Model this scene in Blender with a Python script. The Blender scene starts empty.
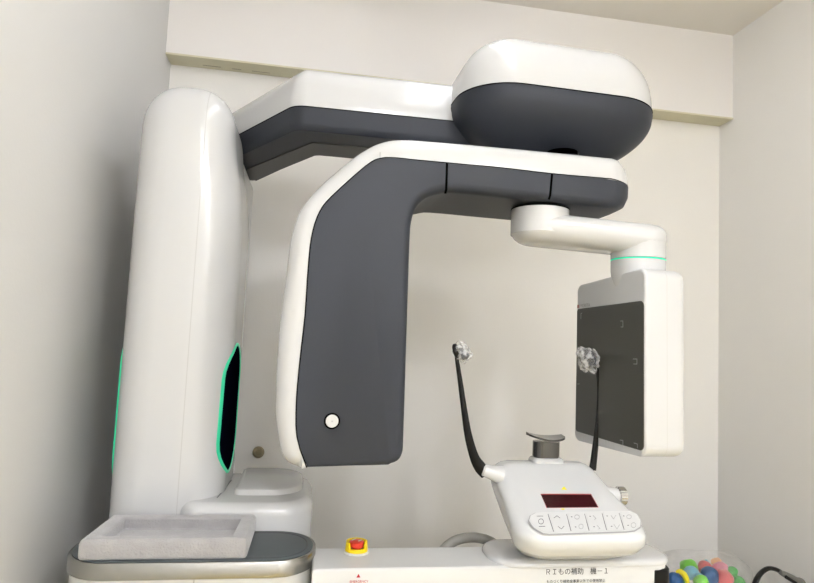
import bpy, bmesh, math, random
from mathutils import Vector, Matrix, noise
random.seed(7)
R = math.radians
sc = bpy.context.scene
col = sc.collection

# ------------------------------------------------------------------ camera
YAW, PITCH, ROLL, FPX = R(9.2), R(4.57), R(2.63), 600.0
cy_, sy_, cp_, sp_ = math.cos(YAW), math.sin(YAW), math.cos(PITCH), math.sin(PITCH)
FWD = Vector((sy_*cp_, cy_*cp_, sp_)); _r = Vector((cy_, -sy_, 0)); _u = _r.cross(FWD)
RGT = math.cos(ROLL)*_r + math.sin(ROLL)*_u
UPV = -math.sin(ROLL)*_r + math.cos(ROLL)*_u
EYE = Vector((0, 0, 1.25))
cam_d = bpy.data.cameras.new('camera'); cam = bpy.data.objects.new('camera', cam_d); col.objects.link(cam)
cam_d.sensor_width = 36; cam_d.lens = FPX/814*36; cam_d.clip_start = .02
cam.matrix_world = Matrix(((RGT.x, UPV.x, -FWD.x, EYE.x), (RGT.y, UPV.y, -FWD.y, EYE.y), (RGT.z, UPV.z, -FWD.z, EYE.z), (0, 0, 0, 1)))
sc.camera = cam
# ------------------------------------------------------------------ world, exposure
w = bpy.data.worlds.new('world'); sc.world = w; w.use_nodes = True
w.node_tree.nodes['Background'].inputs[0].default_value = (.8, .85, 1, 1)
w.node_tree.nodes['Background'].inputs[1].default_value = .15
sc.view_settings.view_transform = 'Standard'; sc.view_settings.look = 'None'
sc.view_settings.gamma = 1; sc.view_settings.use_curve_mapping = False
sc.view_settings.exposure = 0.0
LAMP_OVER, LAMP_REAR = 12, 158        # emission of the ceiling fluorescents, the rear value also for an added fill


def ray(px, py):
    return FWD + RGT*(px-407)/FPX + UPV*(291.5-py)/FPX
def at(px, py, Y=None, Z=None, X=None):
    d = ray(px, py)
    t = Y/d.y if Y is not None else ((Z-EYE.z)/d.z if Z is not None else X/d.x)
    return EYE + d*t
def hit(px, py, p0, n):
    d = ray(px, py)
    return EYE + d*((Vector(p0)-EYE).dot(n)/d.dot(n))

# ------------------------------------------------------------------ materials
def mat(name, color, rough=.5, metal=0, spec=.5, noise_amt=.0, noise_scale=20, bump=0, bump_scale=80, coat=0, sheen=0, emit=0, alpha=1, trans=0, color2=None, seams=None, seam_col=(.25, .25, .25)):
    m = bpy.data.materials.new(name); m.use_nodes = True
    nt = m.node_tree; b = nt.nodes['Principled BSDF']; L = nt.links
    b.inputs['Base Color'].default_value = (*color, 1); b.inputs['Roughness'].default_value = rough
    b.inputs['Metallic'].default_value = metal; b.inputs['Specular IOR Level'].default_value = spec
    b.inputs['Coat Weight'].default_value = coat; b.inputs['Coat Roughness'].default_value = .08
    b.inputs['Sheen Weight'].default_value = sheen; b.inputs['Alpha'].default_value = alpha
    b.inputs['Transmission Weight'].default_value = trans
    if emit:
        b.inputs['Emission Color'].default_value = (*color, 1); b.inputs['Emission Strength'].default_value = emit
    tc = nt.nodes.new('ShaderNodeTexCoord')
    cur = None
    if noise_amt or color2:
        n = nt.nodes.new('ShaderNodeTexNoise'); n.inputs['Scale'].default_value = noise_scale; n.inputs['Detail'].default_value = 5
        L.new(tc.outputs['Object'], n.inputs['Vector'])
        mx = nt.nodes.new('ShaderNodeMix'); mx.data_type = 'RGBA'
        c2 = color2 or tuple(max(0, c*(1-noise_amt)) for c in color)
        mx.inputs['A'].default_value = (*color, 1); mx.inputs['B'].default_value = (*c2, 1)
        L.new(n.outputs['Fac'], mx.inputs['Factor']); cur = mx.outputs['Result']
    for ax, val, hw in (seams or []):
        sp = nt.nodes.new('ShaderNodeSeparateXYZ'); L.new(tc.outputs['Object'], sp.inputs[0])
        cmp_ = nt.nodes.new('ShaderNodeMath'); cmp_.operation = 'COMPARE'
        L.new(sp.outputs[ax], cmp_.inputs[0]); cmp_.inputs[1].default_value = val; cmp_.inputs[2].default_value = hw
        mx = nt.nodes.new('ShaderNodeMix'); mx.data_type = 'RGBA'
        if cur: L.new(cur, mx.inputs['A'])
        else: mx.inputs['A'].default_value = (*color, 1)
        mx.inputs['B'].default_value = (*seam_col, 1)
        L.new(cmp_.outputs[0], mx.inputs['Factor']); cur = mx.outputs['Result']
    if cur: L.new(cur, b.inputs['Base Color'])
    if bump:
        n = nt.nodes.new('ShaderNodeTexNoise'); n.inputs['Scale'].default_value = bump_scale; n.inputs['Detail'].default_value = 4
        L.new(tc.outputs['Object'], n.inputs['Vector'])
        bp = nt.nodes.new('ShaderNodeBump'); bp.inputs['Strength'].default_value = bump; bp.inputs['Distance'].default_value = .002
        L.new(n.outputs['Fac'], bp.inputs['Height']); L.new(bp.outputs['Normal'], b.inputs['Normal'])
    return m

WHITE = (.60, .605, .61)
M = dict(
    bright=mat('console_white_plastic', (.67, .68, .685), .22, coat=.35),
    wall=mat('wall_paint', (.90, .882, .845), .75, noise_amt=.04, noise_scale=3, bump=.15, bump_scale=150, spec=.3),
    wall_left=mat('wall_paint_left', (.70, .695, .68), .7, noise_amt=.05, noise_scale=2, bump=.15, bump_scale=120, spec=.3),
    soffit=mat('soffit_paint', (.88, .855, .835), .75, noise_amt=.03, noise_scale=3, spec=.3),
    batten=mat('batten_paint', (.72, .68, .50), .6, noise_amt=.1, noise_scale=12),
    ceil=mat('ceiling_paint', (.88, .85, .80), .85, noise_amt=.03, noise_scale=5),
    floor=mat('floor_vinyl', (.56, .44, .16), .45, noise_amt=.25, noise_scale=6),
    white=mat('gloss_white_plastic', WHITE, .22, coat=.35),
    column=mat('column_white_plastic', WHITE, .22, coat=.35, seams=[('X', -.262, .0011)], seam_col=(.52, .52, .52)),
    satin=mat('satin_white_plastic', (.66, .665, .665), .35),
    dark=mat('charcoal_plastic', (.028, .032, .042), .50, spec=.26, noise_amt=.06, noise_scale=300),
    bounce_brown=mat('charcoal_floor_bounce', (.045, .044, .042), .45),  # charcoal plastic with the floor's warm bounce painted into its colour
    gap=mat('dark_gap', (.001, .001, .001), .9, spec=0),
    black=mat('black_plastic', (.005, .005, .005), .35, spec=.2),
    grille=mat('black_grille', (.0015, .002, .006), .9, spec=.0),
    led=mat('green_led', (.02, .50, .27), .4, emit=.28),
    ledb=mat('green_led_bright', (.0, .60, .36), .4, emit=.45),
    sensor=mat('sensor_black', (.055, .055, .047), .28, spec=.4),
    rim=mat('sensor_rim', (.012, .012, .012), .4),
    chrome=mat('dark_chrome', (.10, .10, .10), .16, metal=1),
    steel=mat('brushed_steel', (.38, .375, .36), .25, metal=1, noise_amt=.15, noise_scale=60),
    pad=mat('table_pad', (.085, .10, .108), .55, noise_amt=.15, noise_scale=40),
    plush=mat('grey_plush', (.44, .43, .435), .95, noise_amt=.35, noise_scale=28, bump=.9, bump_scale=260, sheen=.5),
    display=mat('display_red', (.035, .006, .008), .15, coat=.3),
    frame_red=mat('display_frame', (.30, .02, .02), .3),
    key=mat('key_white', (.66, .665, .665), .35),
    mark=mat('grey_mark', (.36, .36, .37), .6),
    mark_dark=mat('dark_mark', (.10, .10, .11), .6),
    yellow=mat('safety_yellow', (.85, .62, .0), .4),
    sticker=mat('warning_yellow', (.75, .66, .0), .5),
    red=mat('emergency_red', (.62, .04, .02), .3),
    redtext=mat('red_print', (.45, .0, .01), .6),
    ink=mat('black_ink', (.02, .02, .02), .7),
    paper=mat('label_film', (.72, .72, .67), .5),
    hose=mat('grey_hose', (.30, .29, .26), .5, bump=.2),
    brass=mat('old_brass', (.34, .29, .19), .4, metal=.6),
    tube=mat('lamp_tube', (1, .97, .92), .5, emit=1.0),
    housing=mat('lamp_housing', (.8, .8, .78), .5),
    knob=mat('ribbed_chrome', (.55, .55, .55), .25, metal=1),
)
def plastic(name, tint, a, rough=.12, bump=1.0, scale=60):
    m = bpy.data.materials.new(name); m.use_nodes = True; nt = m.node_tree
    for n in list(nt.nodes): nt.nodes.remove(n)
    o = nt.nodes.new('ShaderNodeOutputMaterial'); t = nt.nodes.new('ShaderNodeBsdfTransparent'); g = nt.nodes.new('ShaderNodeBsdfPrincipled')
    g.inputs['Base Color'].default_value = (*tint, 1); g.inputs['Roughness'].default_value = rough
    g.inputs['Specular IOR Level'].default_value = 1
    mx = nt.nodes.new('ShaderNodeMixShader'); tc = nt.nodes.new('ShaderNodeTexCoord')
    n = nt.nodes.new('ShaderNodeTexNoise'); n.inputs['Scale'].default_value = scale; n.inputs['Detail'].default_value = 6
    nt.links.new(tc.outputs['Object'], n.inputs['Vector'])
    mr = nt.nodes.new('ShaderNodeMapRange'); mr.inputs['From Min'].default_value = .35; mr.inputs['From Max'].default_value = .68
    mr.inputs['To Min'].default_value = a*.25; mr.inputs['To Max'].default_value = min(1, a*1.9)
    nt.links.new(n.outputs['Fac'], mr.inputs['Value'])
    bp = nt.nodes.new('ShaderNodeBump'); bp.inputs['Strength'].default_value = bump; bp.inputs['Distance'].default_value = .003
    nt.links.new(n.outputs['Fac'], bp.inputs['Height']); nt.links.new(bp.outputs[0], g.inputs['Normal'])
    nt.links.new(mr.outputs[0], mx.inputs[0]); nt.links.new(t.outputs[0], mx.inputs[1]); nt.links.new(g.outputs[0], mx.inputs[2])
    nt.links.new(mx.outputs[0], o.inputs[0])
    return m
M['wrap'] = plastic('crinkled_film', (.95, .96, .97), .30, .12, 1.0, 95)
M['bag'] = plastic('clear_bag_film', (.8, .78, .74), .12, .2, .6, 14)

# ------------------------------------------------------------------ builders
def mesh_obj(name, verts, faces, m, parent=None, smooth=35):
    me = bpy.data.meshes.new(name); me.from_pydata([tuple(v) for v in verts], [], faces)
    bm = bmesh.new(); bm.from_mesh(me)
    bmesh.ops.recalc_face_normals(bm, faces=bm.faces); bm.to_mesh(me); bm.free()
    return _fin(name, me, m, parent, smooth)
def _fin(name, me, m, parent, smooth):
    o = bpy.data.objects.new(name, me); col.objects.link(o)
    if smooth:
        me.shade_smooth(); me.set_sharp_from_angle(angle=R(smooth))
    if m: me.materials.append(m)
    if parent is not None: o.parent = parent; o.matrix_parent_inverse = Matrix.Translation(-world_loc(parent))
    return o
def world_loc(o):
    v = o.location.copy()
    while o.parent is not None:
        o = o.parent
        v = v + o.location if False else v
    return v
def bm_obj(name, bm, m, parent=None, smooth=35):
    me = bpy.data.meshes.new(name); bmesh.ops.recalc_face_normals(bm, faces=bm.faces); bm.to_mesh(me); bm.free()
    return _fin(name, me, m, parent, smooth)
def tag(o, label=None, cat=None, group=None, kind=None):
    if label: o['label'] = label
    if cat: o['category'] = cat
    if group: o['group'] = group
    if kind: o['kind'] = kind
    return o
def empty(name, loc=(0, 0, 0)):
    o = bpy.data.objects.new(name, None); col.objects.link(o); o.location = loc; o.empty_display_size = .05
    return o
def fillet(pts, radii, n=8):
    out = []; N = len(pts)
    for i in range(N):
        p = Vector(pts[i][:2]); a = Vector(pts[i-1][:2]); b = Vector(pts[(i+1) % N][:2])
        r = radii[i] if isinstance(radii, (list, tuple)) else radii
        da = a-p; db = b-p; la, lb = da.length, db.length; da.normalize(); db.normalize()
        ang = da.angle(db)
        if r <= 0 or ang > 3.1: out.append(tuple(p)); continue
        t = min(r/math.tan(ang/2), la*.49, lb*.49); r2 = t*math.tan(ang/2)
        c = p + (da+db).normalized()*(r2/math.sin(ang/2))
        s = p+da*t-c; e = p+db*t-c
        for k in range(n+1):
            f = k/n; th = s.angle(e)
            v = (s*math.sin((1-f)*th)+e*math.sin(f*th))/math.sin(th)
            out.append(tuple(c+v))
    return out
def area(p): return sum(p[i-1][0]*p[i][1]-p[i][0]*p[i-1][1] for i in range(len(p)))/2
def inward(p):
    s = 1 if area(p) > 0 else -1; N = len(p); out = []
    for i in range(N):
        a = Vector(p[i-1]); b = Vector(p[i]); c = Vector(p[(i+1) % N])
        t1 = b-a; t2 = c-b
        t1 = t1.normalized() if t1.length > 1e-9 else Vector((0, 0)); t2 = t2.normalized() if t2.length > 1e-9 else t1
        n = Vector((-(t1+t2).y, (t1+t2).x))*s
        n = n.normalized() if n.length > 1e-9 else Vector((-t2.y, t2.x))*s
        d = n.dot(Vector((-t2.y, t2.x))*s)
        out.append(n/max(.5, d))
    return out
def stack(rings, name, m, parent=None, smooth=35, cap0=True, cap1=True):
    N = len(rings[0]); vs = [v for r in rings for v in r]; fs = []
    for k in range(len(rings)-1):
        for i in range(N):
            j = (i+1) % N
            fs.append((k*N+i, k*N+j, (k+1)*N+j, (k+1)*N+i))
    if cap0: fs.append(tuple(range(N))[::-1])
    if cap1: fs.append(tuple((len(rings)-1)*N+i for i in range(N)))
    return mesh_obj(name, vs, fs, m, parent, smooth)
def prism(name, outline, levels, mapper, m, parent=None, smooth=35):
    """outline 2D; levels (h, inset); mapper(u, v, h) -> 3D"""
    nr = inward(outline)
    rings = [[mapper(p[0]+n.x*d, p[1]+n.y*d, h) for p, n in zip(outline, nr)] for h, d in levels]
    return stack(rings, name, m, parent, smooth)
def rnd_levels(h0, h1, r0, r1, n=6):
    """levels from h0 to h1 with quarter-round edges r0 and r1"""
    L = []
    s = 1 if h1 > h0 else -1
    for k in range(n+1):
        a = math.pi/2*k/n
        if r0: L.append((h0+s*r0*(1-math.cos(a)), r0*(1-math.sin(a))))
    if not r0: L.append((h0, 0))
    for k in range(n+1):
        a = math.pi/2*k/n
        if r1: L.append((h1-s*r1*(1-math.sin(a)), r1*(1-math.cos(a))))
    if not r1: L.append((h1, 0))
    return L
XY = lambda u, v, h: (u, v, h)
def rect(x0, x1, y0, y1): return [(x0, y0), (x1, y0), (x1, y1), (x0, y1)]
def box(name, x0, x1, y0, y1, z0, z1, m, parent=None, r=.004, n=3, rc=None):
    o = fillet(rect(x0, x1, y0, y1), rc if rc else r, 6 if rc else n)
    return prism(name, o, rnd_levels(z0, z1, r, r, n), XY, m, parent)
def lathe_pts(c, axis, prof, n=32):
    a = Vector(axis).normalized(); t = Vector((0, 0, 1)) if abs(a.z) < .9 else Vector((1, 0, 0))
    u = a.cross(t).normalized(); v = a.cross(u)
    return [[tuple(Vector(c)+a*h+(u*math.cos(2*math.pi*i/n)+v*math.sin(2*math.pi*i/n))*r) for i in range(n)] for h, r in prof]
def lathe(name, c, axis, prof, m, parent=None, n=32, smooth=35):
    return stack(lathe_pts(c, axis, prof, n), name, m, parent, smooth)
def smooth_path(pts, k=6):
    P = [Vector(p) for p in pts]; out = []
    for i in range(len(P)-1):
        a = P[max(0, i-1)]; b = P[i]; c = P[i+1]; d = P[min(len(P)-1, i+2)]
        for j in range(k):
            t = j/k
            out.append(.5*((2*b)+(c-a)*t+(2*a-5*b+4*c-d)*t*t+(3*b-a-3*c+d)*t*t*t))
    out.append(P[-1]); return out
def tube(name, pts, rad, m, parent=None, n=12, k=6, squash=1, side=None):
    P = smooth_path([tuple(p) for p in pts], k) if k > 1 else [Vector(p) for p in pts]
    if isinstance(rad, (int, float)): rr = [rad]*len(P)
    else:
        Q = smooth_path([(r, 0, 0) for r in rad], k) if k > 1 else [Vector((r, 0, 0)) for r in rad]
        rr = [q.x for q in Q]
    rings = []; ref = Vector(side) if side else Vector((.13, .97, .21))
    for i, p in enumerate(P):
        t = (P[min(i+1, len(P)-1)]-P[max(i-1, 0)]).normalized()
        u = (ref-t*ref.dot(t)).normalized(); v = t.cross(u); ref = u
        rings.append([tuple(p+(u*math.cos(2*math.pi*j/n)*squash+v*math.sin(2*math.pi*j/n))*rr[i]) for j in range(n)])
    return stack(rings, name, m, parent, 50)
def poly_plate(name, pts3, nrm, th, m, parent=None, smooth=30):
    """flat plate: polygon given by 3D points, thickness th along nrm"""
    nrm = Vector(nrm).normalized()
    a = [tuple(Vector(p)) for p in pts3]; b = [tuple(Vector(p)+nrm*th) for p in pts3]
    return stack([a, b], name, m, parent, smooth)
def strokes(name, polylines, nrm, width, m, parent=None, th=.0004):
    """flat printed strokes lying on a surface"""
    nrm = Vector(nrm).normalized(); vs = []; fs = []
    for pl in polylines:
        for a, b in zip(pl[:-1], pl[1:]):
            a = Vector(a); b = Vector(b); d = (b-a)
            if d.length < 1e-6: continue
            d.normalize(); s = d.cross(nrm).normalized()*width/2; o = len(vs)
            q = [a-s-d*width*.3, a+s-d*width*.3, b+s+d*width*.3, b-s+d*width*.3]
            vs += [tuple(v) for v in q]+[tuple(v+nrm*th) for v in q]
            fs += [(o+4, o+5, o+6, o+7), (o, o+1, o+5, o+4), (o+1, o+2, o+6, o+5), (o+2, o+3, o+7, o+6), (o+3, o, o+4, o+7)]
    return mesh_obj(name, vs, fs, m, parent, 0)
def text(name, body, loc, right, up, size, m, parent=None, align='LEFT'):
    cu = bpy.data.curves.new(name, 'FONT'); cu.body = body; cu.size = size; cu.align_x = align; cu.extrude = .0002
    o = bpy.data.objects.new(name, cu); col.objects.link(o)
    right = Vector(right).normalized(); up = Vector(up); up = (up-right*up.dot(right)).normalized(); n = right.cross(up)
    mw = Matrix(((right.x, up.x, n.x, loc[0]), (right.y, up.y, n.y, loc[1]), (right.z, up.z, n.z, loc[2]), (0, 0, 0, 1)))
    dg = bpy.context.evaluated_depsgraph_get(); me = bpy.data.meshes.new_from_object(o.evaluated_get(dg))
    bpy.data.objects.remove(o); me.transform(mw)
    me.materials.clear(); return _fin(name, me, m, parent, 0)
def merge(main, others):
    """fold printed marks into the mesh of the part they are printed on"""
    bm = bmesh.new(); bm.from_mesh(main.data)
    for o in others:
        k = len(main.data.materials); main.data.materials.append(o.data.materials[0])
        n0 = len(bm.faces); bm.from_mesh(o.data); bm.faces.ensure_lookup_table()
        for f in bm.faces[n0:]: f.material_index = k
        bpy.data.objects.remove(o)
    bm.to_mesh(main.data); bm.free(); return main
def slab(name, lo, hi, m, kind='structure'):
    o = stack([[(lo[0], lo[1], z), (hi[0], lo[1], z), (hi[0], hi[1], z), (lo[0], hi[1], z)] for z in (lo[2], hi[2])], name, m, None, 0)
    if kind: o['kind'] = kind
    return o

# ------------------------------------------------------------------ the room
XL, XR, YB, YF, ZC = -.535, 1.628, 2.18, -3.0, 2.535
slab('floor', (XL-.1, YF-.1, -.1), (XR+.1, YB+.1, 0), M['floor'])
slab('ceiling', (XL-.1, YF-.1, ZC), (XR+.1, YB+.1, ZC+.1), M['ceil'])
slab('wall_back', (XL-.1, YB, 0), (XR+.1, YB+.1, ZC), M['wall'])
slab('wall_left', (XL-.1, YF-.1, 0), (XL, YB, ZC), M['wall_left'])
slab('wall_right', (XR, YF-.1, 0), (XR+.1, YB, ZC), M['wall'])
slab('wall_front', (XL, YF-.1, 0), (XR, YF, ZC), M['wall'])
slab('trim_1', (XL, 2.10, 2.192), (XR, YB, ZC), M['soffit'])                # the boxed-out upper wall
slab('trim_2', (XL+.001, 2.097, 2.186), (XR-.001, YB, 2.192), M['batten'])   # beige board under it
# short dark joints in the board where the finish has opened
for i, (a, b) in enumerate(((200, 224), (240, 262))):
    p = at(a, 65.5+(a-200)*.115, Z=2.186); q = at(b, 65.5+(b-200)*.115, Z=2.186)
strokes('joint_gap', [[(-.42, 2.155, 2.186), (-.36, 2.155, 2.186)], [(-.32, 2.157, 2.186), (-.29, 2.157, 2.186)], [(-.25, 2.157, 2.186), (-.19, 2.158, 2.186)]], (0, 0, -1), .004, M['brass'])
bpy.data.objects['joint_gap'].parent = bpy.data.objects['trim_2']

# fluorescent ceiling fixtures (just above and behind the frame's view)
def ceiling_lamp(x, y0, y1, strength, label):
    r = empty('ceiling_light', (x, (y0+y1)/2, ZC))
    def P(o): o.parent = r; o.matrix_parent_inverse = Matrix.Translation((-r.location[0], -r.location[1], -r.location[2])); return o
    P(box('housing', x-.11, x+.11, y0, y1, ZC-.045, ZC-.0005, M['housing'], r=.006))
    m = mat('lit_tube', (.93, .945, 1.0), .5, emit=strength)
    for s in (-1, 1):
        P(tube('fluorescent_tube', [(x+s*.06, y0+.03, ZC-.066), (x+s*.06, y1-.03, ZC-.066)], .016, m, k=1, n=16))
        for yy in (y0+.012, y1-.032):
            P(box('lamp_holder', x+s*.06-.012, x+s*.06+.012, yy, yy+.02, ZC-.085, ZC-.045, M['housing'], r=.002))
    return tag(r, label, 'ceiling light')

ceiling_lamp(.38, .45, 1.62, LAMP_OVER, 'white twin tube ceiling light nearly above the x-ray machine')
ceiling_lamp(1.15, -2.1, -.88, LAMP_REAR, 'white twin tube ceiling light behind the viewer, the one nearer the right wall')
ceiling_lamp(.25, -2.1, -.88, LAMP_REAR, 'added white twin tube fill light behind the viewer, the one nearer the left wall')  # added fixture, fills the column's wall shadow and the low walls

# ------------------------------------------------------------------ the x-ray machine
unit = empty('dental_x_ray_machine', (0, 0, 0))
tag(unit, 'large white and charcoal dental x-ray machine with column, overhead rotating arm and chin rest console', 'x-ray machine')

# column: rounded front, domed top
cx0, cx1, cyf, cyb, ct = -.422, -.173, 1.42, 1.73, 1.828
co = fillet(rect(cx0, cx1, cyf, cyb), [.085, .100, .05, .05], 12)
mid = ((cx0+cx1)/2, (cyf+cyb)/2)
def col_ring(z, sx, sy):
    return [(mid[0]+(p[0]-mid[0])*sx, mid[1]+(p[1]-mid[1])*sy, z) for p in co]
rings = [col_ring(0, 1.0, 1.0), col_ring(.5, 1, 1), col_ring(1.0, 1, 1), col_ring(1.5, .995, 1)]+[col_ring(1.5+.022*k, .995-.001*k, 1) for k in range(1, 11)]
for k in range(1, 17):
    a = math.pi/2*k/16
    rings.append(col_ring(1.72+(ct-1.72)*math.sin(a)**.95, .985*(.42+.58*math.cos(a)**.95), .66+.34*math.cos(a)))
def shoulder_cut(p):
    g = max(0, min(1, (p[2]-1.50)/.26)); g = g*g*(3-2*g)
    f = max(0, (p[0]-mid[0])/(cx1-mid[0]))
    return (p[0]-.030*g*f, p[1], p[2])
rings = [[shoulder_cut(p) for p in r] for r in rings]
column = stack(rings, 'column', M['column'], unit, 40)
# side light panels: a black recess with a green light rim, wrapped onto each side of the column
def col_at(sgn, yq):
    """point and outward normal of the column's plan outline at depth yq on one side"""
    best = None; N = len(co)
    for i in range(N):
        a, b = Vector(co[i]), Vector(co[(i+1) % N])
        if (a.x+b.x)/2*1.0 > mid[0] if sgn > 0 else (a.x+b.x)/2 < mid[0]:
            if min(a.y, b.y)-1e-6 <= yq <= max(a.y, b.y)+1e-6 and abs(a.y-b.y) > 1e-6:
                f = (yq-a.y)/(b.y-a.y); p = a.lerp(b, f)
                r = .100 if sgn > 0 else .085; cyy = cyf+r
                if yq < cyy: n = (p-Vector(((cx1-r) if sgn > 0 else (cx0+r), cyy))).normalized()
                else: n = Vector((sgn, 0))
                best = (p, n)
    return best
def side_panel(sgn, ya, yb, z0, z1, lean):
    w = (yb-ya)/2; c = (ya+yb)/2
    def ring(off, d, n=14):
        out = []; ww = w-off; h = (z1-z0)/2-off; e = .085-off; pts = []
        for q in range(n+1):
            t = math.pi*q/n; pts.append((ww*math.cos(t), h-e+e*math.sin(t)))
        for q in range(1, 8): pts.append((-ww, (h-e)*(1-2*q/8)))
        for q in range(n+1):
            t = math.pi+math.pi*q/n; pts.append((ww*math.cos(t), -(h-e)+e*math.sin(t)))
        for q in range(1, 8): pts.append((ww, -(h-e)*(1-2*q/8)))
        for yy, zz in pts:
            yq = c+yy+lean*zz
            p, nn = col_at(sgn, yq)
            out.append((p.x+nn.x*d, p.y+nn.y*d, (z0+z1)/2+zz))
        return out
    stack([ring(-.001, -.002), ring(.0, .0022), ring(.002, .0032), ring(.0065, .0026), ring(.007, -.001)], 'light_strip', M['led'], column, 60, False, False)
    mm = [ring(.0068+.004*k, .0012+.0004*k) for k in range(0, 3)]+[ring(.0068+w*f, .0022) for f in (.35, .5, .7, .85)]
    stack([ring(.0068, -.002)]+mm, 'side_grille', M['grille'], column, 60)
side_panel(1, 1.462, 1.660, .905, 1.222, .02)
side_panel(-1, 1.480, 1.640, .880, 1.228, 0)
# rear half of the column that carries the lift
box('rear_column', -.385, -.207, 1.735, 2.05, 0, 1.735, M['satin'], unit, .012)
# base shoulder at the foot of the column
sh = fillet(rect(-.262, .036, 1.398, 1.72), [.05, .09, .09, .03], 10)
shoulder = prism('column_foot', sh, [(0, 0), (.80, 0), (.842, .0)]+[(.842+.028*math.sin(a), .022*(1-math.cos(a))) for a in [math.pi/2*k/6 for k in range(1, 7)]], XY, M['white'], unit)
si = fillet(rect(-.150, .012, 1.475, 1.71), [.02, .08, .08, .02], 8)
prism('foot_cover', si, [(.866, 0), (.877, .001), (.882, .003), (.885, .009)], XY, M['white'], shoulder)
strokes('foot_seam', [[(-.181, 1.45, .871), (-.17, 1.62, .871)]], (0, 0, 1), .003, M['mark_dark'], shoulder)

# base cabinet across the bottom
ba = fillet(rect(.036, .79, 1.205, 1.325), [0, .028, .028, 0], 8)
base = prism('base_cabinet', ba, [(0, 0), (.792, 0), (.797, .001), (.80, .004)], XY, M['satin'], unit, 30)
# dark recess panel at the rounded right end
prism('end_panel', fillet(rect(.752, .795, 1.2035, 1.30), [.002, .03, .02, .0], 6), [(.3, 0), (.787, 0), (.79, .003)], XY, M['black'], base)
# raised plate that carries the console
pl = fillet(rect(.40, .802, 1.200, 1.345), [.06, .05, .07, .06], 10)
plate = prism('console_plate', pl, [(.7985, 0), (.804, 0), (.808, .002), (.811, .007), (.813, .016)], XY, M['white'], unit)

# cabinet and accessory table at the left
cab = fillet(rect(-.430, .041, 1.213, 1.396), [.085, .085, .085, .085], 12)
cabinet = prism('table_cabinet', cab, [(0, .004), (.782, .004)], XY, mat('cabinet_white', (.62, .62, .60), .35, seams=[('X', -.184, .0012)], seam_col=(.4, .4, .38)), unit, 30)
table = prism('accessory_table', cab, [(.7825, .0), (.784, -.002), (.811, -.002), (.8135, .0), (.8135, .004)], XY, M['steel'], unit, 40)
prism('table_mat', cab, [(.810, .0045), (.8145, .0045), (.815, .006)], XY, M['pad'], table)
nc = inward(cab)
stack([[(p[0]+n.x*d, p[1]+n.y*d, h) for p, n in zip(cab, nc)] for h, d in [(.8149, .015), (.8154, .0155), (.8154, .017), (.8149, .0175)]], 'mat_rim', M['rim'], table, 30, False, False)

# emergency stop
pe = at(357, 555, Z=.80); ex, ey = pe.x, pe.y+.018
est = lathe('emergency_stop', (ex, ey, .80), (0, 0, 1), [(0, .026), (.002, .026), (.004, .022), (.004, .012)], M['satin'], unit)
def collar():
    vs = []; fs = []; n = 40; r1, r2 = .0225, .0185
    def top(a):   # shroud high at the sides, low at the front
        d = math.cos(a+math.pi/2)   # 1 at front (-Y)
        return .007 if abs(((a+math.pi/2+math.pi) % (2*math.pi))-math.pi) < .80 else .0185
    for i in range(n):
        a = 2*math.pi*i/n; c, s = math.cos(a), math.sin(a); t = top(a)
        vs += [(ex+r1*1.06*c, ey+r1*1.06*s, .804), (ex+r1*c, ey+r1*s, .804+t), (ex+r2*c, ey+r2*s, .804+t), (ex+r2*c, ey+r2*s, .804)]
    for i in range(n):
        j = (i+1) % n
        for k in range(4):
            l = (k+1) % 4; fs.append((4*i+k, 4*j+k, 4*j+l, 4*i+l))
    return mesh_obj('guard_collar', vs, fs, M['yellow'], est, 30)
collar()
lathe('stop_button', (ex, ey, .804), (0, 0, 1), [(0, .009), (.007, .009), (.008, .0150), (.013, .0160), (.0175, .0155), (.020, .010), (.0205, .001)], M['red'], est)
strokes('button_arrows', [[(ex-.010, ey-.002, .8248), (ex-.003, ey+.006, .8248)], [(ex+.003, ey-.008, .8248), (ex+.010, ey-.001, .8248)]], (0, 0, 1), .003, M['satin'], est)
# its printed label on the front face
pf = at(359, 581, Y=1.205)
text('emergency_print', 'EMERGENCY', (pf.x, 1.2045, at(358, 582.6, Y=1.205).z), (1, 0, 0), (0, 0, 1), .0064, M['redtext'], base, 'CENTER')
q = at(358.5, 576, Y=1.2045)
poly_plate('warning_triangle', [(q.x-.004, 1.2048, q.z-.003), (q.x+.004, 1.2048, q.z-.003), (q.x, 1.2048, q.z+.004)], (0, -1, 0), .0004, M['redtext'], base)
# the label under the console
a = at(540, 577.5, Y=1.2045); b = at(612, 574.5, Y=1.2045)
t = text('label_print', 'ＲＩもの補助　機－１', (a.x+.010, 1.2046, at(547, 574.5, Y=1.2045).z), (1, 0, 0), (0, 0, 1), .0142, M['ink'], base)
t2 = text('label_small_print', 'ものづくり補助金事業以外での使用禁止', (a.x+.014, 1.2046, at(547, 583, Y=1.2045).z), (1, 0, 0), (0, 0, 1), .0072, M['ink'], base)
print('label widths', t.dimensions.x, t2.dimensions.x, 'want', b.x-a.x)

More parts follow.
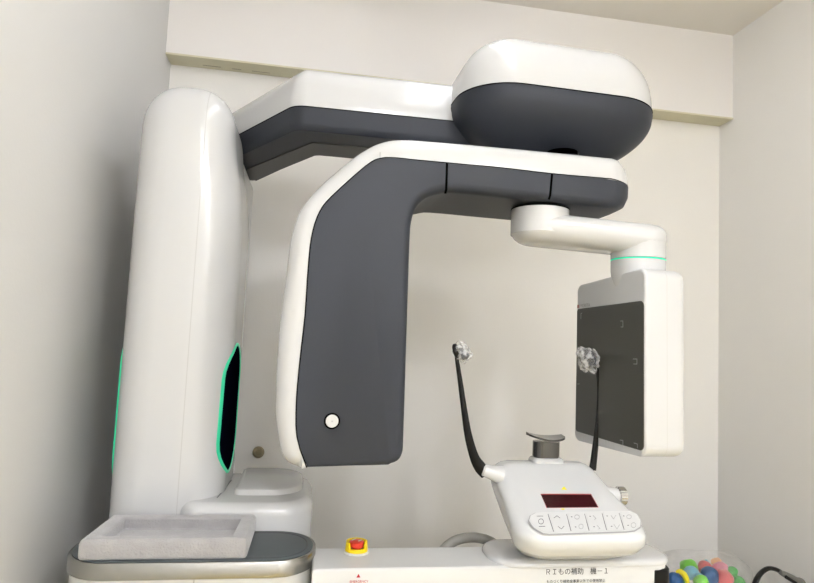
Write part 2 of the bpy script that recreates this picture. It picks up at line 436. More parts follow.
# ---- support arm: from the rear column forwards, then right into the head
ao = [(-.335, 1.885), (-.225, 1.704), (-.062, 1.434), (.42, 1.427), (.42, 1.64), (-.005, 1.645), (-.19, 2.0)]
ar = fillet(ao, [0, 0, .05, 0, 0, .05, 0], 8)
zs = 1.80
arm = prism('support_arm', ar, [(zs, .001), (zs+.02, -.001), (zs+.045, .004)]+[(zs+.045+.068*math.sin(a), .004+.055*(1-math.cos(a))) for a in [math.pi/2*k/7 for k in range(1, 8)]], XY, M['white'], unit, 50)
prism('arm_lower_cover', ar, [(zs-.057, .012), (zs-.052, .006), (zs-.04, .002), (zs-.001, .0), (zs-.0005, .002)], XY, M['dark'], arm, 35)
prism('seam_gap', ar, [(zs-.0015, -.0006), (zs+.0008, -.0006)], XY, M['gap'], arm, 30)
us = fillet([(-.29, 1.97), (-.017, 1.525), (.40, 1.52), (.40, 1.625), (-.005, 1.628), (-.20, 1.97)], .012, 4)
prism('underside_panel', us, [(zs-.0565, 0), (zs-.060, .001)], XY, M['bounce_brown'], arm, 30)

# ---- rotation head
HC = Vector((.578, 1.45)); th = R(1.6)
def rotm(u, v, h): return (HC.x+u*math.cos(th)-v*math.sin(th), HC.y+u*math.sin(th)+v*math.cos(th), h)
ho = fillet(rect(-.256, .258, -.182, .18), [.128, .145, .145, .135], 16)
z0h = 1.842
lvW = [(z0h, .0005), (z0h+.012, .0015)]+[(z0h+.012+.140*math.sin(a)**.95, .0015+.118*(1-math.cos(a))) for a in [math.pi/2*k/12 for k in range(1, 13)]]
head = prism('rotation_head', ho, lvW, rotm, M['white'], unit, 50)
lvD = [(z0h-.0005, .0005), (z0h-.010, -.0015), (z0h-.022, .001)]+[(z0h-.022-.108*f, .001+.124*(f**1.75*.75+.25*(1-math.sqrt(max(0, 1-f*f))))) for f in [k/14 for k in range(1, 15)]]
prism('head_lower_cover', ho, lvD, rotm, M['dark'], head, 50)
prism('seam_gap', ho, [(z0h-.0016, -.0012), (z0h+.0006, -.0006)], rotm, M['gap'], head, 30)
lathe('pivot_socket', (.578, 1.335, 1.7125), (0, 0, -1), [(-.002, .036), (.0008, .036), (.0008, .030)], M['gap'], head)
lathe('rotation_shaft', (.60, 1.35, 1.675), (0, 0, 1), [(0, .026), (.045, .026)], M['black'], head)

# ---- C-arm: source head + overhead beam
TH = R(2.3); C0 = Vector((0, 1.19, 0)); AX = Vector((math.cos(TH), math.sin(TH), 0)); NX = Vector((-math.sin(TH), math.cos(TH), 0))
def uv(px, py, wd=0):
    p = hit(px, py, C0+NX*wd, NX); return ((p-C0).dot(AX), p.z)
def cmap(u, v, wd): return tuple(C0+AX*u+NX*wd+Vector((0, 0, v)))
UEND = 0; REND = .095
def varprism(name, outline, rad, W, m, parent=None, smooth=40, w0=0):
    nr = inward(outline)
    half = [0, .002, .005, .009, .014, .02, .028, .038, .05, .065, .085, .11]
    ws = [x for x in half]+[W-x for x in reversed(half)]
    rings = []
    for wd in ws:
        dd = min(wd, W-wd); ring = []
        for p, n, r in zip(outline, nr, rad):
            t = 1 if r <= 0 else min(1, dd/r)
            ins = r*(1-math.sqrt(max(0, 1-(1-t)**2)))
            uu, vv = p[0]+n.x*ins, p[1]+n.y*ins
            te = min(1, (dd+.004)/REND); u0 = UEND-REND
            if uu > u0: uu = u0+(uu-u0)*math.sqrt(max(0, 1-(1-te)**2))
            ring.append(cmap(uu, vv, wd+(w0 if wd < W/2 else -w0)))
        rings.append(ring)
    return stack(rings, name, m, parent, smooth)
def dense(pts, rads, step=.012):
    P = []; Q = []
    for i in range(len(pts)):
        a = Vector(pts[i]); b = Vector(pts[(i+1) % len(pts)]); n = max(1, int((b-a).length/step))
        for k in range(n):
            f = k/n; P.append(tuple(a.lerp(b, f))); Q.append(rads[i]*(1-f)+rads[(i+1) % len(pts)]*f)
    return P, Q
W = .245
outer = [(302, 466.8), (297, 466), (287.5, 461.5), (281, 451), (277.3, 431), (275, 412), (275.7, 395), (277, 360), (281, 315), (287, 270), (290.5, 241), (296, 221), (303, 206), (320, 186.4), (351, 160), (365.7, 150), (380, 143.3), (400, 140), (440, 142.5), (520, 149.5)]
seam = [(628, 187), (603, 178), (552, 173.6), (500, 167.5), (452, 163.2), (415, 159.8), (396, 157.8), (380, 158.3), (365.7, 166), (332, 196), (320, 211), (312.8, 231), (309, 258), (305, 315), (300, 360), (296.5, 400), (297, 437), (306.8, 467.5)]
def spl(pts, k=4, keep=()):
    return [(p.x, p.y) for p in smooth_path([(a, b, 0) for a, b in pts], k)]
outer = spl(outer, 3); seam = [seam[0]]+spl(seam[1:], 3)
inner = [(388, 464.5), (397.5, 461), (402.4, 453), (403.6, 439), (405.5, 380), (408, 300), (410, 240), (411.5, 222), (416, 208), (426, 198), (440, 193.5), (455, 192.5), (500, 197), (551, 202.5), (600, 206.5), (620, 204), (628, 196)]
# white shell
UEND = uv(627.5, 187, .11)[0]-.026
Wout = [uv(*p, .03) for p in outer]
zt = uv(560, 152.5, .03)[1]; zs1 = uv(603, 178)[1]-.002
Wout += [(UEND-.055, zt), (UEND-.030, zt-.006), (UEND-.010, zt-.022), (UEND, zt-.045), (UEND, zs1)]
S = [(UEND, zs1-.001)]+[uv(*p) for p in seam[1:]]
Wr = [.034]*len(Wout); Wr[0] = .006; Wr[1] = .014; Wr[2] = .024; Wr[-4:] = [.028, .02, .01, 0]
Sr = [0]*len(S)
# inner border of the shell tucked a little behind the charcoal face
nS = inward(Wout+S)
Sin = [(p[0]-n.x*.006, p[1]-n.y*.006) for p, n in zip(S, nS[len(Wout):])]
Sin[0] = S[0]; Sin[-1] = S[-1]
Pw, Rw = dense(Wout+Sin, Wr+Sr)
shell = varprism('c_arm_shell', Pw, Rw, W, M['white'], unit, 45, w0=.0015)
inner = spl(inner[:13], 3)
I = [uv(*p, .012) for p in inner]
zbb = I[-1][1]
I += [(UEND-.075, zbb), (UEND-.035, zbb+.002), (UEND-.012, zbb+.014), (UEND-.001, zbb+.035)]
Ir = [.018]*len(inner)+[.016, .018, .014, .006]
Ir[0] = .012
u1 = uv(447, 170)[0]; u2 = uv(552, 180)[0]
Sr2 = [.0015]*len(S); Sr2[-1] = .006; Sr2[0] = 0
Pd, Rd = dense(S+I, Sr2+Ir)
face = varprism('c_arm_face', Pd, Rd, W, M['dark'], shell, 45)
# panel gaps across the beam
def band_gap(px, pyt, pyb, pxb=None):
    a = uv(px, pyt+1); b = uv(px if pxb is None else pxb, pyb)
    p = [cmap(a[0], a[1], -.0002), cmap(b[0], b[1]+.010, -.0002), cmap(b[0]-.0005, b[1]+.003, .004)]
    return strokes('panel_gap', [p], -NX, .0048, M['gap'], shell)
def seam_pt(u, v):
    t = max(0, min(1, (u-(UEND-REND))/REND))
    return cmap(u+.0004*(t > 0), v, REND*(1-math.sqrt(1-t*t))-.0002-.0035*(t > 0)*(1-t))
SD, _ = dense(S, [0]*len(S), .006)
SD = SD[:max(i for i, p in enumerate(SD) if p[1] < S[-1][1]+.002 and p[0] < S[-1][0]+.002)+1]
tube('seam_gap', [seam_pt(*p) for p in SD], .0011, M['gap'], shell, 6, k=1)
band_gap(447, 162.5, 194, 446); band_gap(552, 173, 200, 550)
ga, gb = Wout[[i for i, p in enumerate(outer) if p[0] > 379][0]], S[[i for i, p in enumerate(seam) if i > 3 and p[0] < 381][0]]
strokes('panel_gap', [[cmap(gb[0], gb[1], .0005), cmap(gb[0], gb[1]*.45+(gb[1]+.024)*.55, .0028)]], -NX, .002, M['mark'], shell)
zb = uv(500, 197)[1]
ug = uv(430, 197)[0]
strokes('panel_gap', [[cmap(ug+.012, zb-.0004+.0004, .012), cmap(ug-.012, zb+.012, .16)]], (0, 0, -1), .0022, M['gap'], shell)
strokes('panel_gap', [[cmap(u2, zb-.001, .01), cmap(u2, zb-.001, .235)]], (0, 0, -1), .002, M['gap'], shell)
# round button on the source head
pb = uv(332, 421); c = Vector(cmap(pb[0], pb[1], 0))
lathe('laser_window', c, -NX, [(-.002, .0158), (.0006, .0158), (.0008, .0130)], M['gap'], shell)
lathe('round_button', c, -NX, [(0, .0125), (.002, .0125), (.0028, .0118), (.0028, .0085), (.0020, .0080), (.0020, .003), (.0026, .0025)], M['white'], shell)
lathe('button_dot', c-NX*.0026, -NX, [(0, .0014), (.0006, .0014)], M['mark'], shell)

# ---- swing arm under the beam, carrying the detector
P0 = Vector((.509, 1.29)); P1 = Vector((.737, 1.262)); r0, r1 = .0655, .0610
def caps(ra, rb, n=16):
    d = (P1-P0); L = d.length; d.normalize(); s = Vector((-d.y, d.x)); pts = []
    for k in range(n+1):
        a = math.pi/2+math.pi*k/n; pts.append(P0+(d*math.cos(a)+s*math.sin(a))*ra)
    for k in range(n+1):
        a = -math.pi/2+math.pi*k/n; pts.append(P1+(d*math.cos(a)+s*math.sin(a))*rb)
    return [tuple(p) for p in pts]
cpo = caps(r0, r1)
dz = lambda x: 0
lv = [(1.478, .034), (1.480, .026), (1.484, .017), (1.491, .008), (1.500, .002), (1.510, 0), (1.522, .0)]+[(1.522+.022*math.sin(a), .026*(1-math.cos(a))) for a in [math.pi/2*k/6 for k in range(1, 7)]]
def smap(u, v, h):
    f = max(0, min(1, (u-P0.x)/(P1.x-P0.x)))
    return (u, v, h-.012*f)
swing = prism('swing_arm', cpo, lv, smap, M['white'], unit, 45)
lathe('pivot_drum', (P0.x, P0.y, 1.50), (0, 0, 1), [(0, .0655), (.0585, .0655)], M['white'], swing, 40)
lathe('drum_gap', (P0.x, P0.y, 1.5585), (0, 0, 1), [(-.002, .066), (.001, .066)], M['gap'], swing, 40)
lathe('neck_upper', (P1.x, P1.y, 1.456), (0, 0, 1), [(0, .0598), (.05, .0598)], M['white'], swing, 40)
lathe('light_ring', (P1.x, P1.y, 1.4525), (0, 0, 1), [(0, .0590), (.0000, .0600), (.0024, .0600), (.0024, .059)], M['ledb'], swing, 48)
# ---- detector
TD = R(3.5); D0 = Vector((.690, 1.15, 0)); DA = Vector((-math.sin(TD), math.cos(TD), 0)); DT = Vector((math.cos(TD), math.sin(TD), 0))
def dmap(u, v, h): return tuple(D0+DA*u+DT*h+Vector((0, 0, v)))
def duv(px, py, off=0):
    p = hit(px, py, D0+DT*off, DT); return ((p-D0).dot(DA), p.z)
dl = fillet([duv(645, 267), duv(645, 458.5), duv(574, 440), duv(577, 285.5)], [.022, .026, .02, .02], 8)
detector = prism('detector', dl, rnd_levels(0, .103, .006, .022, 8), dmap, mat('detector_white', WHITE, .28, coat=.2, seams=[('X', D0.x+.052, .0008)], seam_col=(.55, .55, .54)), unit, 45)
sp_o = fillet([duv(644, 300.5), duv(644, 451.5), duv(576, 431), duv(577.5, 309)], [.012, .012, .008, .008], 6)
sensor = prism('sensor_panel', sp_o, [(.002, 0), (-.001, 0), (-.0016, .001)], dmap, M['sensor'], detector, 30)
def dpx(px, py, off=-.0018): 
    u, v = duv(px, py, off); return dmap(u, v, off)
merge(sensor, [strokes('m', [pl_], -DT, .0013, M['mark'], detector) for pl_ in [[dpx(620.5, 321), dpx(623, 321), dpx(623, 327), dpx(621, 327)], [dpx(633, 359), dpx(637, 359), dpx(637, 364), dpx(633.5, 364)],
    [dpx(620, 440), dpx(623, 440.5), dpx(623, 446)], [dpx(634, 443), dpx(637.5, 444), dpx(637.5, 448)], [dpx(582, 313), dpx(581, 313.5), dpx(581, 319)], [dpx(577.5, 384), dpx(579.5, 384)]]])
pl0 = Vector(dpx(577.5, 308.2, -.0003))
poly_plate('emblem', [dpx(577.3, 305, -.0002), dpx(579.4, 304.6, -.0002), dpx(579.4, 308, -.0002), dpx(577.3, 308.4, -.0002)], -DT, .0003, mat('emblem_red', (.35, .16, .14), .5), detector)
e1 = Vector(dpx(580, 307.6, -.0003)); 
text('emblem_print', 'MORITA', e1, -DA, (0, 0, 1), .013, M['mark'], detector)
nk = [(1.4520, .0595), (1.428, .0592), (1.415, .0575), (1.402, .0555), (1.390, .0535), (1.383, .0525)]
lathe('detector_neck', (P1.x, P1.y, 0), (0, 0, 1), [(z, r) for z, r in reversed(nk)], M['white'], detector, 40)
# tongue of the neck down the detector's face
tg = fillet([duv(622, 262), duv(630, 262), duv(630.5, 279), duv(624, 280), duv(613, 264)], .004, 4)

# ---- console
def cring(z):
    # front Y, left X / right X at the front and back by height
    K = [(.812, 1.205, .452, .690, 1.318, .045), (.830, 1.168, .437, .705, 1.325, .05), (.845, 1.136, .424, .715, 1.33, .055), (.862, 1.122, .417, .719, 1.332, .055),
         (.880, 1.120, .413, .716, 1.332, .055), (.892, 1.128, .415, .713, 1.331, .055), (.930, 1.2009, .421, .700, 1.331, .05), (.955, 1.2488, .425, .684, 1.33, .044), (.966, 1.2699, .429, .675, 1.329, .038), (.977, 1.287, .439, .664, 1.327, .028), (.984, 1.298, .452, .650, 1.322, .02), (.987, 1.305, .466, .636, 1.318, .012)]
    for a, b in zip(K[:-1], K[1:]):
        if a[0] <= z <= b[0]+1e-9:
            f = (z-a[0])/(b[0]-a[0]); return [x*(1-f)+y*f for x, y in zip(a, b)], K
zl = [.812, .820, .830, .836, .845, .853, .862, .872, .880, .886, .892, .902, .915, .93, .945, .957, .965, .971, .976, .980, .984, .987]
rings = []
for z in zl:
    k, _ = cring(z); _, yf, xl, xr, yb, rc = k
    xbl, xbr = .412+max(0, (xl-.422))*.9, .652-max(0, (z-.965))*.6
    xbl += max(0, min(.05, (.968-z)*.46))
    if z < .862: xbl += (.862-z)*.3; xbr -= (.862-z)*.6
    yb2 = yb+.019
    o = fillet([(xl, yf), (xr, yf), (max(xbr, xr-.03) if z > .93 else xbr+(.02 if z < .93 else 0), yb2), (xbl, yb2)], [rc, rc, .03, .03], 9)
    rings.append([(p[0], p[1], z) for p in o])
console = stack(rings, 'console', M['bright'], unit, 50)
cA = Vector((.55, 1.128, .892)); cB = Vector((.55, 1.268, .965)); sl = (cB-cA).normalized(); CN = Vector((1, 0, 0)).cross(sl).normalized()
def cp(px, py, off=.0): return hit(px, py, cA+CN*off, CN)
def plate_px(name, pts, m, th, parent, rad=None, off=0.0, lift=0):
    P = [cp(*p, off) for p in pts]
    if rad:
        q = [((p-cA).dot(Vector((1, 0, 0))), (p-cA).dot(sl)) for p in P]; q = fillet(q, rad, 6)
        P = [cA+Vector((1, 0, 0))*a+sl*b+CN*off for a, b in q]
    return poly_plate(name, [p+CN*lift for p in P], CN, th, m, parent)
# display
plate_px('display_frame', [(540.5, 494), (591, 494), (598.5, 507.5), (546.5, 508)], M['frame_red'], .0006, console)
plate_px('display', [(541, 495.2), (590.8, 495.2), (597.8, 507.4), (547, 508)], M['display'], .0012, console)
plate_px('warning_sticker', [(561, 489.5), (564, 486.5), (567, 490)], M['sticker'], .0005, console)
plate_px('small_sticker', [(561, 508.6), (564.5, 508.6), (564.5, 509.8), (561.5, 509.8)], M['sticker'], .0005, console)
# keypad with six key fields
kp = [(529, 521), (530.5, 516), (536, 513.2), (543, 512.6), (630, 511.2), (637, 514.5), (640.5, 521), (640, 527), (634, 530.6), (626, 531.6), (549, 534), (543, 533.2), (534, 528)]
plate_px('keypad_gap', [(x+(-.9 if x < 560 else .7), y+(1.1 if y > 522 else -.2)) for x, y in kp], M['mark'], .0005, console, rad=[.004]*len(kp))
pad_ = plate_px('keypad', kp, M['key'], .0012, console, rad=[.004]*len(kp))
dv = [(548.0, 513.2, 553.5, 533.0), (566.5, 513.4, 571, 532.6), (584.5, 513.0, 589, 532.0), (602, 512.4, 606.5, 531.4), (619, 512.2, 624, 531)]
edges = [[(529.5, 521), (531, 516.6), (536.5, 513.8), (547, 513.1), (552.4, 533.4), (544, 532.4), (535, 527.6)]]
for (a, b) in zip(dv[:-1], dv[1:]):
    edges.append([(a[0]+1, a[1]), (b[0]-.6, b[1]), (b[2]-.6, b[3]), (a[2]+1, a[3])])
edges.append([(620, 512.2), (630, 511.8), (636.5, 515), (639.8, 521), (639.3, 526.6), (633.6, 530), (625, 531)])
buttons = [plate_px('button', e, M['key'], .0020, console, rad=[.004 if (k in (0, 6) or e is edges[0] or e is edges[-1]) else .0012]*len(e)) for k, e in enumerate(edges)]
def dpl(pl, off=.0021): return [cp(x, y, off) for x, y in pl]
def circ(cx, cy, rx, ry, n=12): return [(cx+rx*math.cos(2*math.pi*k/n), cy+ry*math.sin(2*math.pi*k/n)) for k in range(n+1)]
D_, S_ = ('mark_dark', .0009), ('mark', .0008)
marks = {0: [(D_, [(537, 516.2), (543, 516.1)]), (D_, circ(541, 521.5, 2.6, 2.6)), (D_, [(539, 526.6), (545, 526.4)])],
         1: [(D_, [(554, 518), (557, 515.8), (560, 518)]), (D_, [(558, 526.6), (561.5, 529), (564, 526.2)])],
         2: [(S_, circ(577, 517, 2.4, 2.2)), (S_, circ(581, 526.5, 2.2, 2.4))],
         3: [(S_, [(593, 515.5), (596, 518.5), (594.5, 519.5)]), (S_, [(597, 525.5), (600, 528.4), (598.5, 529.2)])],
         4: [(S_, [(611, 515.5), (613.5, 519), (616, 515.2)]), (S_, [(614, 524.6), (617, 529.2), (619.5, 524.6)])],
         5: [(S_, circ(629, 516.8, 2.4, 2)), (S_, circ(633.5, 525.2, 2.4, 2.6))]}
for k, (x, y) in {2: (571.5, 516.8), 3: (590, 516.4), 4: (607, 516), 5: (623.6, 516)}.items(): marks[k].append((('mark_dark', .0016), [(x-.3, y), (x+.5, y)]))
for k, (x, y) in {2: (575.5, 527), 3: (594, 526.8), 4: (611.5, 526.4), 5: (628, 525.4)}.items(): marks[k].append((('mark_dark', .0016), [(x-.3, y), (x+.5, y)]))
for k, lst in marks.items():
    merge(buttons[k], [strokes('m', [dpl(p)], CN, wd, M[mm], console) for (mm, wd), p in lst])
merge(pad_, [strokes('m', [dpl([(a, b+1.2), (c_, d-1.5)], .0014)], CN, .0010, M['mark_dark'], console, th=.0008) for a, b, c_, d in dv])
# seam line around the nose
k862, _ = cring(.862)
nose = fillet([(k862[2], k862[1]), (k862[3], k862[1]), (.672, 1.332), (.408, 1.332)], [.055, .055, .03, .03], 9)
# ribbed knob on the right side
kc = at(615.5, 494.5, Y=1.255)
lathe('knob_socket', (kc.x-.04, 1.255, kc.z-.002), (1, 0, 0), [(.0, .020), (.03, .018), (.044, .016)], M['white'], console)
kr = [(0, .018), (.002, .020), (.016, .020), (.019, .017), (.019, .001)]
kn = []
for i, (h, r) in enumerate(kr):
    ring = []
    for j in range(48):
        a = 2*math.pi*j/48; rr = r*(1-.035*(j % 2)) if r > .015 else r
        ring.append((kc.x+.003+h, 1.255+rr*math.cos(a), kc.z-.003+rr*math.sin(a)))
    kn.append(ring)
stack(kn, 'ribbed_knob', M['knob'], console, 20)
# ---- chin rest
cc = at(547, 458, Y=1.32); cz = at(547, 461.5, Y=1.306).z
chin = prism('chin_rest', fillet(rect(cc.x-.037, cc.x+.037, 1.304, 1.346), .012, 5), [(.975, -.001), (cz, -.001), (cz+.004, .002), (cz+.006, .005)], XY, M['white'], unit)
ct0 = at(547, 458, Y=1.325).z; ct1 = at(547, 441.5, Y=1.32).z
po = fillet(rect(cc.x-.032, cc.x+.030, 1.307, 1.343), .018, 8)
prism('chin_post', po, [(cz, .002), (cz+.009, .002), (cz+.0092, 0), (ct1, 0)], XY, M['chrome'], chin, 30)
# scooped plate: crescent, left end and right end raised
vs = []; n = 24; rows = []
for s_ in range(n+1):
    f = s_/n; x = cc.x-.045+f*.086; bow = .024*math.sin(math.pi*f)**.6
    h = ct1+.002+.006*(2*f-1)**2+(.004*(1-f))
    rows.append([(x, 1.316-bow, h), (x, 1.316-bow, h+.0045), (x, 1.338+.008*math.sin(math.pi*f), h+.0065), (x, 1.338+.008*math.sin(math.pi*f), h)])
stack(rows, 'chin_plate', M['chrome'], chin, 40)

# ---- temple supports
def temple(name_pts, widths, Yv, pad_c, pad_r, tilt, stub=None):
    P = [at(x, y, Y=Yv(i)) for i, (x, y) in enumerate(name_pts)]
    o = tube('temple_support', P, widths, M['black'], unit, n=14, squash=.55)
    c = at(*pad_c, Y=Yv(len(P)-1))
    prof = [(-.006, .004), (-.005, pad_r*.8), (-.002, pad_r), (.002, pad_r), (.006, pad_r*.85), (.007, .003)]
    lathe('temple_pad', c, tilt, prof, M['black'], o, 28)
    return o, c
ly = lambda i: 1.285
lo, lc = temple([(486, 474), (480, 467), (474, 456), (468, 434), (463.5, 405), (460, 380), (457, 360), (456, 352)], [.013, .0135, .0105, .0085, .0066, .0055, .0044, .0042], ly, (456, 351), .0165, (.85, -.35, .3))
s0 = at(482.5, 469.5, Y=1.285)
lathe('temple_socket', s0, (1, .03, -.28), [(-.001, .0105), (.002, .0135), (.018, .0150), (.034, .019), (.044, .022)], M['white'], lo, 24)
ro, rc_ = temple([(592.5, 470), (593.5, 462), (596, 440), (598.5, 412), (599, 390), (597.5, 372), (594, 362)], [.0085, .008, .0068, .0055, .0046, .0042, .004], lambda i: 1.325, (588, 357), .018, (-.35, -.9, .25))
# crinkled plastic covers, one over each temple pad
def wrap(c, rx, ry, rz, rot, seed, label):
    bm = bmesh.new(); bmesh.ops.create_icosphere(bm, subdivisions=4, radius=1)
    for v in bm.verts:
        d = noise.noise(v.co*1.7+Vector((seed, 0, 0)))*.30+abs(noise.noise(v.co*3.4+Vector((0, seed, 0))))*.20
        v.co *= 1+d
    mt = Matrix.Translation(c) @ Matrix.Rotation(rot, 4, 'Y') @ Matrix.Diagonal((rx, ry, rz, 1))
    bmesh.ops.transform(bm, matrix=mt, verts=bm.verts)
    # loose twisted corner
    o = bm_obj('plastic_cover', bm, M['wrap'], None, 25)
    return tag(o, label, 'plastic cover', 'clear plastic covers on the temple pads')
wrap(at(462, 352, Y=1.283), .0185, .017, .022, R(-32), 3.1, 'small crumpled clear plastic cover on the left temple pad')
wrap(at(588, 359, Y=1.322), .0225, .020, .031, R(-38), 8.4, 'larger crumpled clear plastic cover on the right temple pad, before the dark sensor panel')
pin = at(459.5, 352, Y=1.275)
bm = bmesh.new(); bmesh.ops.create_icosphere(bm, subdivisions=3, radius=1)
bmesh.ops.transform(bm, matrix=Matrix.Translation(at(463, 353, Y=1.28)) @ Matrix.Rotation(R(-35), 4, 'Y') @ Matrix.Diagonal((.0145, .010, .0165, 1)), verts=bm.verts)
bm_obj('pad_cushion', bm, M['dark'], lo, 40)
bm = bmesh.new(); bmesh.ops.create_icosphere(bm, subdivisions=3, radius=1)
bmesh.ops.transform(bm, matrix=Matrix.Translation(at(591, 360, Y=1.31)) @ Matrix.Rotation(R(-35), 4, 'Y') @ Matrix.Diagonal((.0125, .009, .0170, 1)), verts=bm.verts)
bm_obj('pad_cushion', bm, M['dark'], ro, 40)

# ------------------------------------------------------------------ plush tray on the table
tz = .8157
to = [(-.396, 1.222), (-.090, 1.222), (-.087, 1.388), (-.385, 1.388)]
outl = fillet(to, .008, 4); ins = [(-.362, 1.248), (-.122, 1.248), (-.117, 1.360), (-.352, 1.360)]; inl = fillet(ins, .004, 4)
inn = list(inward(outl)); ini = inward(inl)
def ringo(z, d): return [(p[0]+n.x*d, p[1]+n.y*d, z) for p, n in zip(outl, inn)]
def ringi(z, d): return [(p[0]-n.x*d, p[1]-n.y*d, z) for p, n in zip(inl, ini)]
rings = [ringo(tz, .004), ringo(tz+.003, .001), ringo(tz+.008, 0), ringo(tz+.028, 0), ringo(tz+.034, .002), ringo(tz+.0375, .006), ringo(tz+.038, .010), ringi(tz+.038, .006), ringi(tz+.0365, .002), ringi(tz+.034, 0), ringi(tz+.016, 0), ringi(tz+.013, -.003)]
tray = stack(rings, 'storage_tray', M['plush'], None, 32)
tag(tray, 'grey plush rectangular tray lying on the round-ended accessory table beside the column', 'tray')

# ------------------------------------------------------------------ hose behind the base
hp = [at(440, 556, Y=1.37), at(446, 547, Y=1.375), at(456, 540.5, Y=1.38), at(469, 537.5, Y=1.385), at(482, 538.5, Y=1.385), at(494, 543.5, Y=1.38), at(504, 553, Y=1.37)]
h0 = hp[0]; h1 = hp[-1]
hp = [Vector((h0.x-.06, 1.37, .014)), Vector((h0.x-.055, 1.37, .4)), Vector((h0.x-.02, 1.37, h0.z-.06))]+hp+[Vector((h1.x+.03, 1.37, h1.z-.07)), Vector((h1.x+.06, 1.37, .4)), Vector((h1.x+.06, 1.37, .014))]
tag(tube('cable_hose', hp, .0112, M['hose'], None, 16), 'thick grey hose arching up behind the white base', 'hose')

# ------------------------------------------------------------------ wall cap
wc = at(258.5, 452, Y=YB)
w_ = lathe('wall_cap', (wc.x, YB, wc.z), (0, -1, 0), [(0, .020), (.006, .020), (.010, .017), (.0105, .012), (.007, .011), (.007, .001)], M['brass'], None, 32)
tag(w_, 'small round dull brass cap screwed on the back wall', 'wall cap')

# ------------------------------------------------------------------ low cabinet, bag of toys, cable at bottom right
lc_ = empty('side_cabinet', (1.29, 1.53, 0))
def PL(o): o.parent = lc_; o.matrix_parent_inverse = Matrix.Translation(-lc_.location); return o
PL(box('carcass', .98, XR-.012, 1.44, 1.66, 0, .548, M['satin'], r=.004))
PL(box('worktop', .97, XR-.008, 1.42, 1.67, .5485, .562, M['satin'], r=.003))
for x0, x1 in ((.985, 1.295), (1.30, 1.61)):
    d = PL(box('door', x0, x1, 1.424, 1.439, .02, .54, M['satin'], r=.003))
    k = box('handle', x1-.03, x1-.02, 1.412, 1.424, .40, .48, M['steel'], d, r=.002)
    k.parent = d; k.matrix_parent_inverse = d.matrix_parent_inverse.copy()
tag(lc_, 'low white two-door cabinet in the right corner below the bag of toys', 'cabinet')
def pc(n, c, r=.35): return mat(n, c, r, noise_amt=.2, noise_scale=30)
T = dict(green=pc('toy_green', (.16, .55, .04)), lblue=pc('toy_light_blue', (.20, .48, .62)), blue=pc('toy_blue', (.02, .09, .24)), red=pc('toy_red', (.62, .09, .10)), pink=pc('toy_pink', (.62, .16, .26)),
         yellow=pc('toy_yellow', (.82, .72, .02)), cyan=pc('toy_cyan', (.0, .42, .58)), orange=pc('toy_orange', (.80, .38, .16)), dgreen=pc('toy_dark_green', (.05, .36, .06)))
k_ = .0031
toys = [  # px, py, Y, r px, material, squash, label
    (689, 567, 1.66, 8.2, 'green', .85, 'bright green toy ball, highest at the left of the clear bag'),
    (691, 573, 1.60, 7.2, 'lblue', .8, 'light blue toy ball just below the highest green one'),
    (675, 580, 1.56, 7.5, 'blue', .9, 'dark blue toy ball at the bag\'s left edge'),
    (701, 582, 1.55, 7.0, 'green', .9, 'bright green toy ball low in the middle of the bag'),
    (705, 568, 1.66, 6.6, 'red', 1, 'red toy ball high in the middle of the bag'),
    (709.5, 576, 1.60, 8.2, 'blue', 1.1, 'dark blue toy ball in the middle of the bag'),
    (720, 569, 1.65, 7.6, 'pink', .8, 'pink toy ball right of the middle, near the top'),
    (724, 579, 1.59, 8.6, 'red', 1, 'large red toy ball low at the right of the bag'),
    (731, 572, 1.64, 6.2, 'dgreen', .75, 'dark green crinkled toy ball at the right end of the pile'),
    (699, 576.5, 1.575, 4.0, 'lblue', .8, 'small light blue toy ball between green and dark blue ones'),
    (706, 562.5, 1.69, 2.6, 'cyan', 1, 'tiny cyan toy ball on top of the pile'),
    (716, 561.5, 1.71, 5.0, 'orange', .55, 'flat pale orange toy ball at the very top of the pile'),
    (683, 584, 1.57, 6, 'dgreen', 1, 'green toy ball half hidden under the yellow crescent'),
    (738, 582, 1.64, 6.5, 'dgreen', .9, 'dark green toy ball lowest at the right of the bag')]
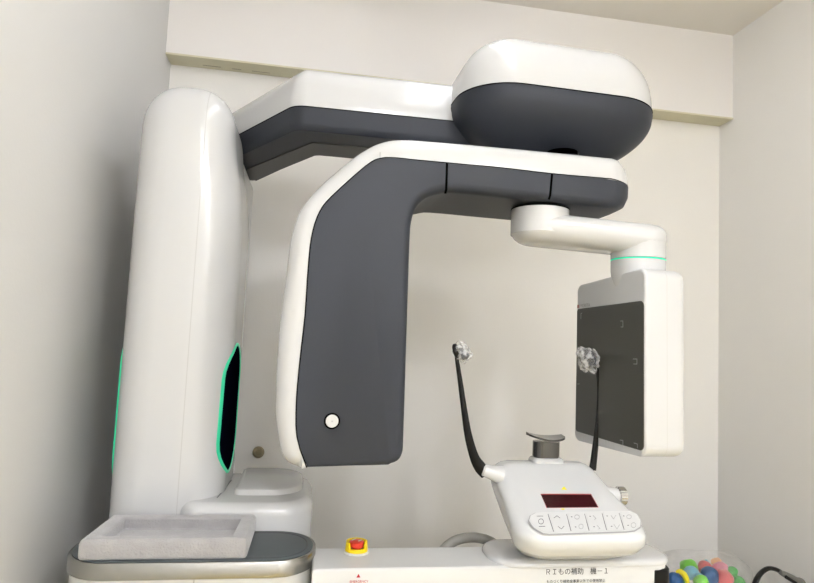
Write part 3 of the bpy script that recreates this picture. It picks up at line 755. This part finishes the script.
for i, (x, y, Yd, r, mk, sq, lab) in enumerate(toys):
    bm = bmesh.new(); bmesh.ops.create_icosphere(bm, subdivisions=4, radius=1)
    for v in bm.verts:
        v.co *= 1+.10*noise.noise(v.co*1.6+Vector((i*3.3, 0, 0)))+.02*math.sin(9*math.atan2(v.co.y, v.co.x))
    rr = r*Yd/600*1.12
    bmesh.ops.transform(bm, matrix=Matrix.Translation(at(x, y, Y=Yd)) @ Matrix.Rotation(R(random.uniform(-30, 30)), 4, 'Y') @ Matrix.Diagonal((rr, rr*.95, rr*sq, 1)), verts=bm.verts)
    tag(bm_obj('toy_ball', bm, T[mk], None, 60), lab, 'toy ball', 'colourful toy balls in the clear bag')
ys = [at(676, 572, Y=1.55), at(680, 571.5, Y=1.545), at(684.5, 575, Y=1.54), at(687, 581, Y=1.54), at(686, 586, Y=1.54)]
tag(tube('toy_crescent', ys, [.003, .0065, .0075, .0065, .003], T['yellow'], None, 12), 'yellow curved toy at the left of the clear bag', 'toy')
# the bag itself
bm = bmesh.new(); bmesh.ops.create_icosphere(bm, subdivisions=5, radius=1)
bc = Vector((1.175, 1.635, .606))
for v in bm.verts:
    n_ = noise.noise(v.co*1.7)*.10+noise.noise(v.co*5)*.05
    v.co *= 1+n_
    if v.co.z > .2 and v.co.x > .2: v.co.z += .25*(v.co.x-.2)
    v.co.z = max(v.co.z, -.62)
bmesh.ops.transform(bm, matrix=Matrix.Translation(bc) @ Matrix.Diagonal((.150, .122, .064, 1)), verts=bm.verts)
tag(bm_obj('plastic_bag', bm, M['bag'], None, 60), 'clear plastic bag around the pile of colourful toy balls', 'plastic bag')
# black cable loop with a grey clip
kp_ = [at(753, 592, Y=1.49), at(756, 581, Y=1.49), at(761, 573, Y=1.50), at(768, 568.5, Y=1.50), at(776, 569.5, Y=1.50), at(785, 574.5, Y=1.50)]
kp_ = [Vector((kp_[0].x-.004, 1.49, .570))]+kp_
cable = tube('looped_cable', kp_, [.006, .006, .006, .0058, .0056, .0056, .0056], M['black'], None, 12, squash=1.5)
tag(cable, 'black curved cable handle with a grey clip in the bottom right corner', 'cable')
g0 = at(780, 572, Y=1.49); g1 = at(803, 584, Y=1.49); g2 = Vector((g1.x+.012, 1.49, .572))
tube('clip', [g0, g0.lerp(g1, .3), g0.lerp(g1, .7), g1, g2], [.006, .009, .0095, .008, .006], mat('clip_grey', (.12, .12, .11), .4), cable, 12)
tube('clip_inlay', [at(786, 577, Y=1.478), at(796, 583, Y=1.478)], [.005, .0045], M['black'], cable, 10, k=1)
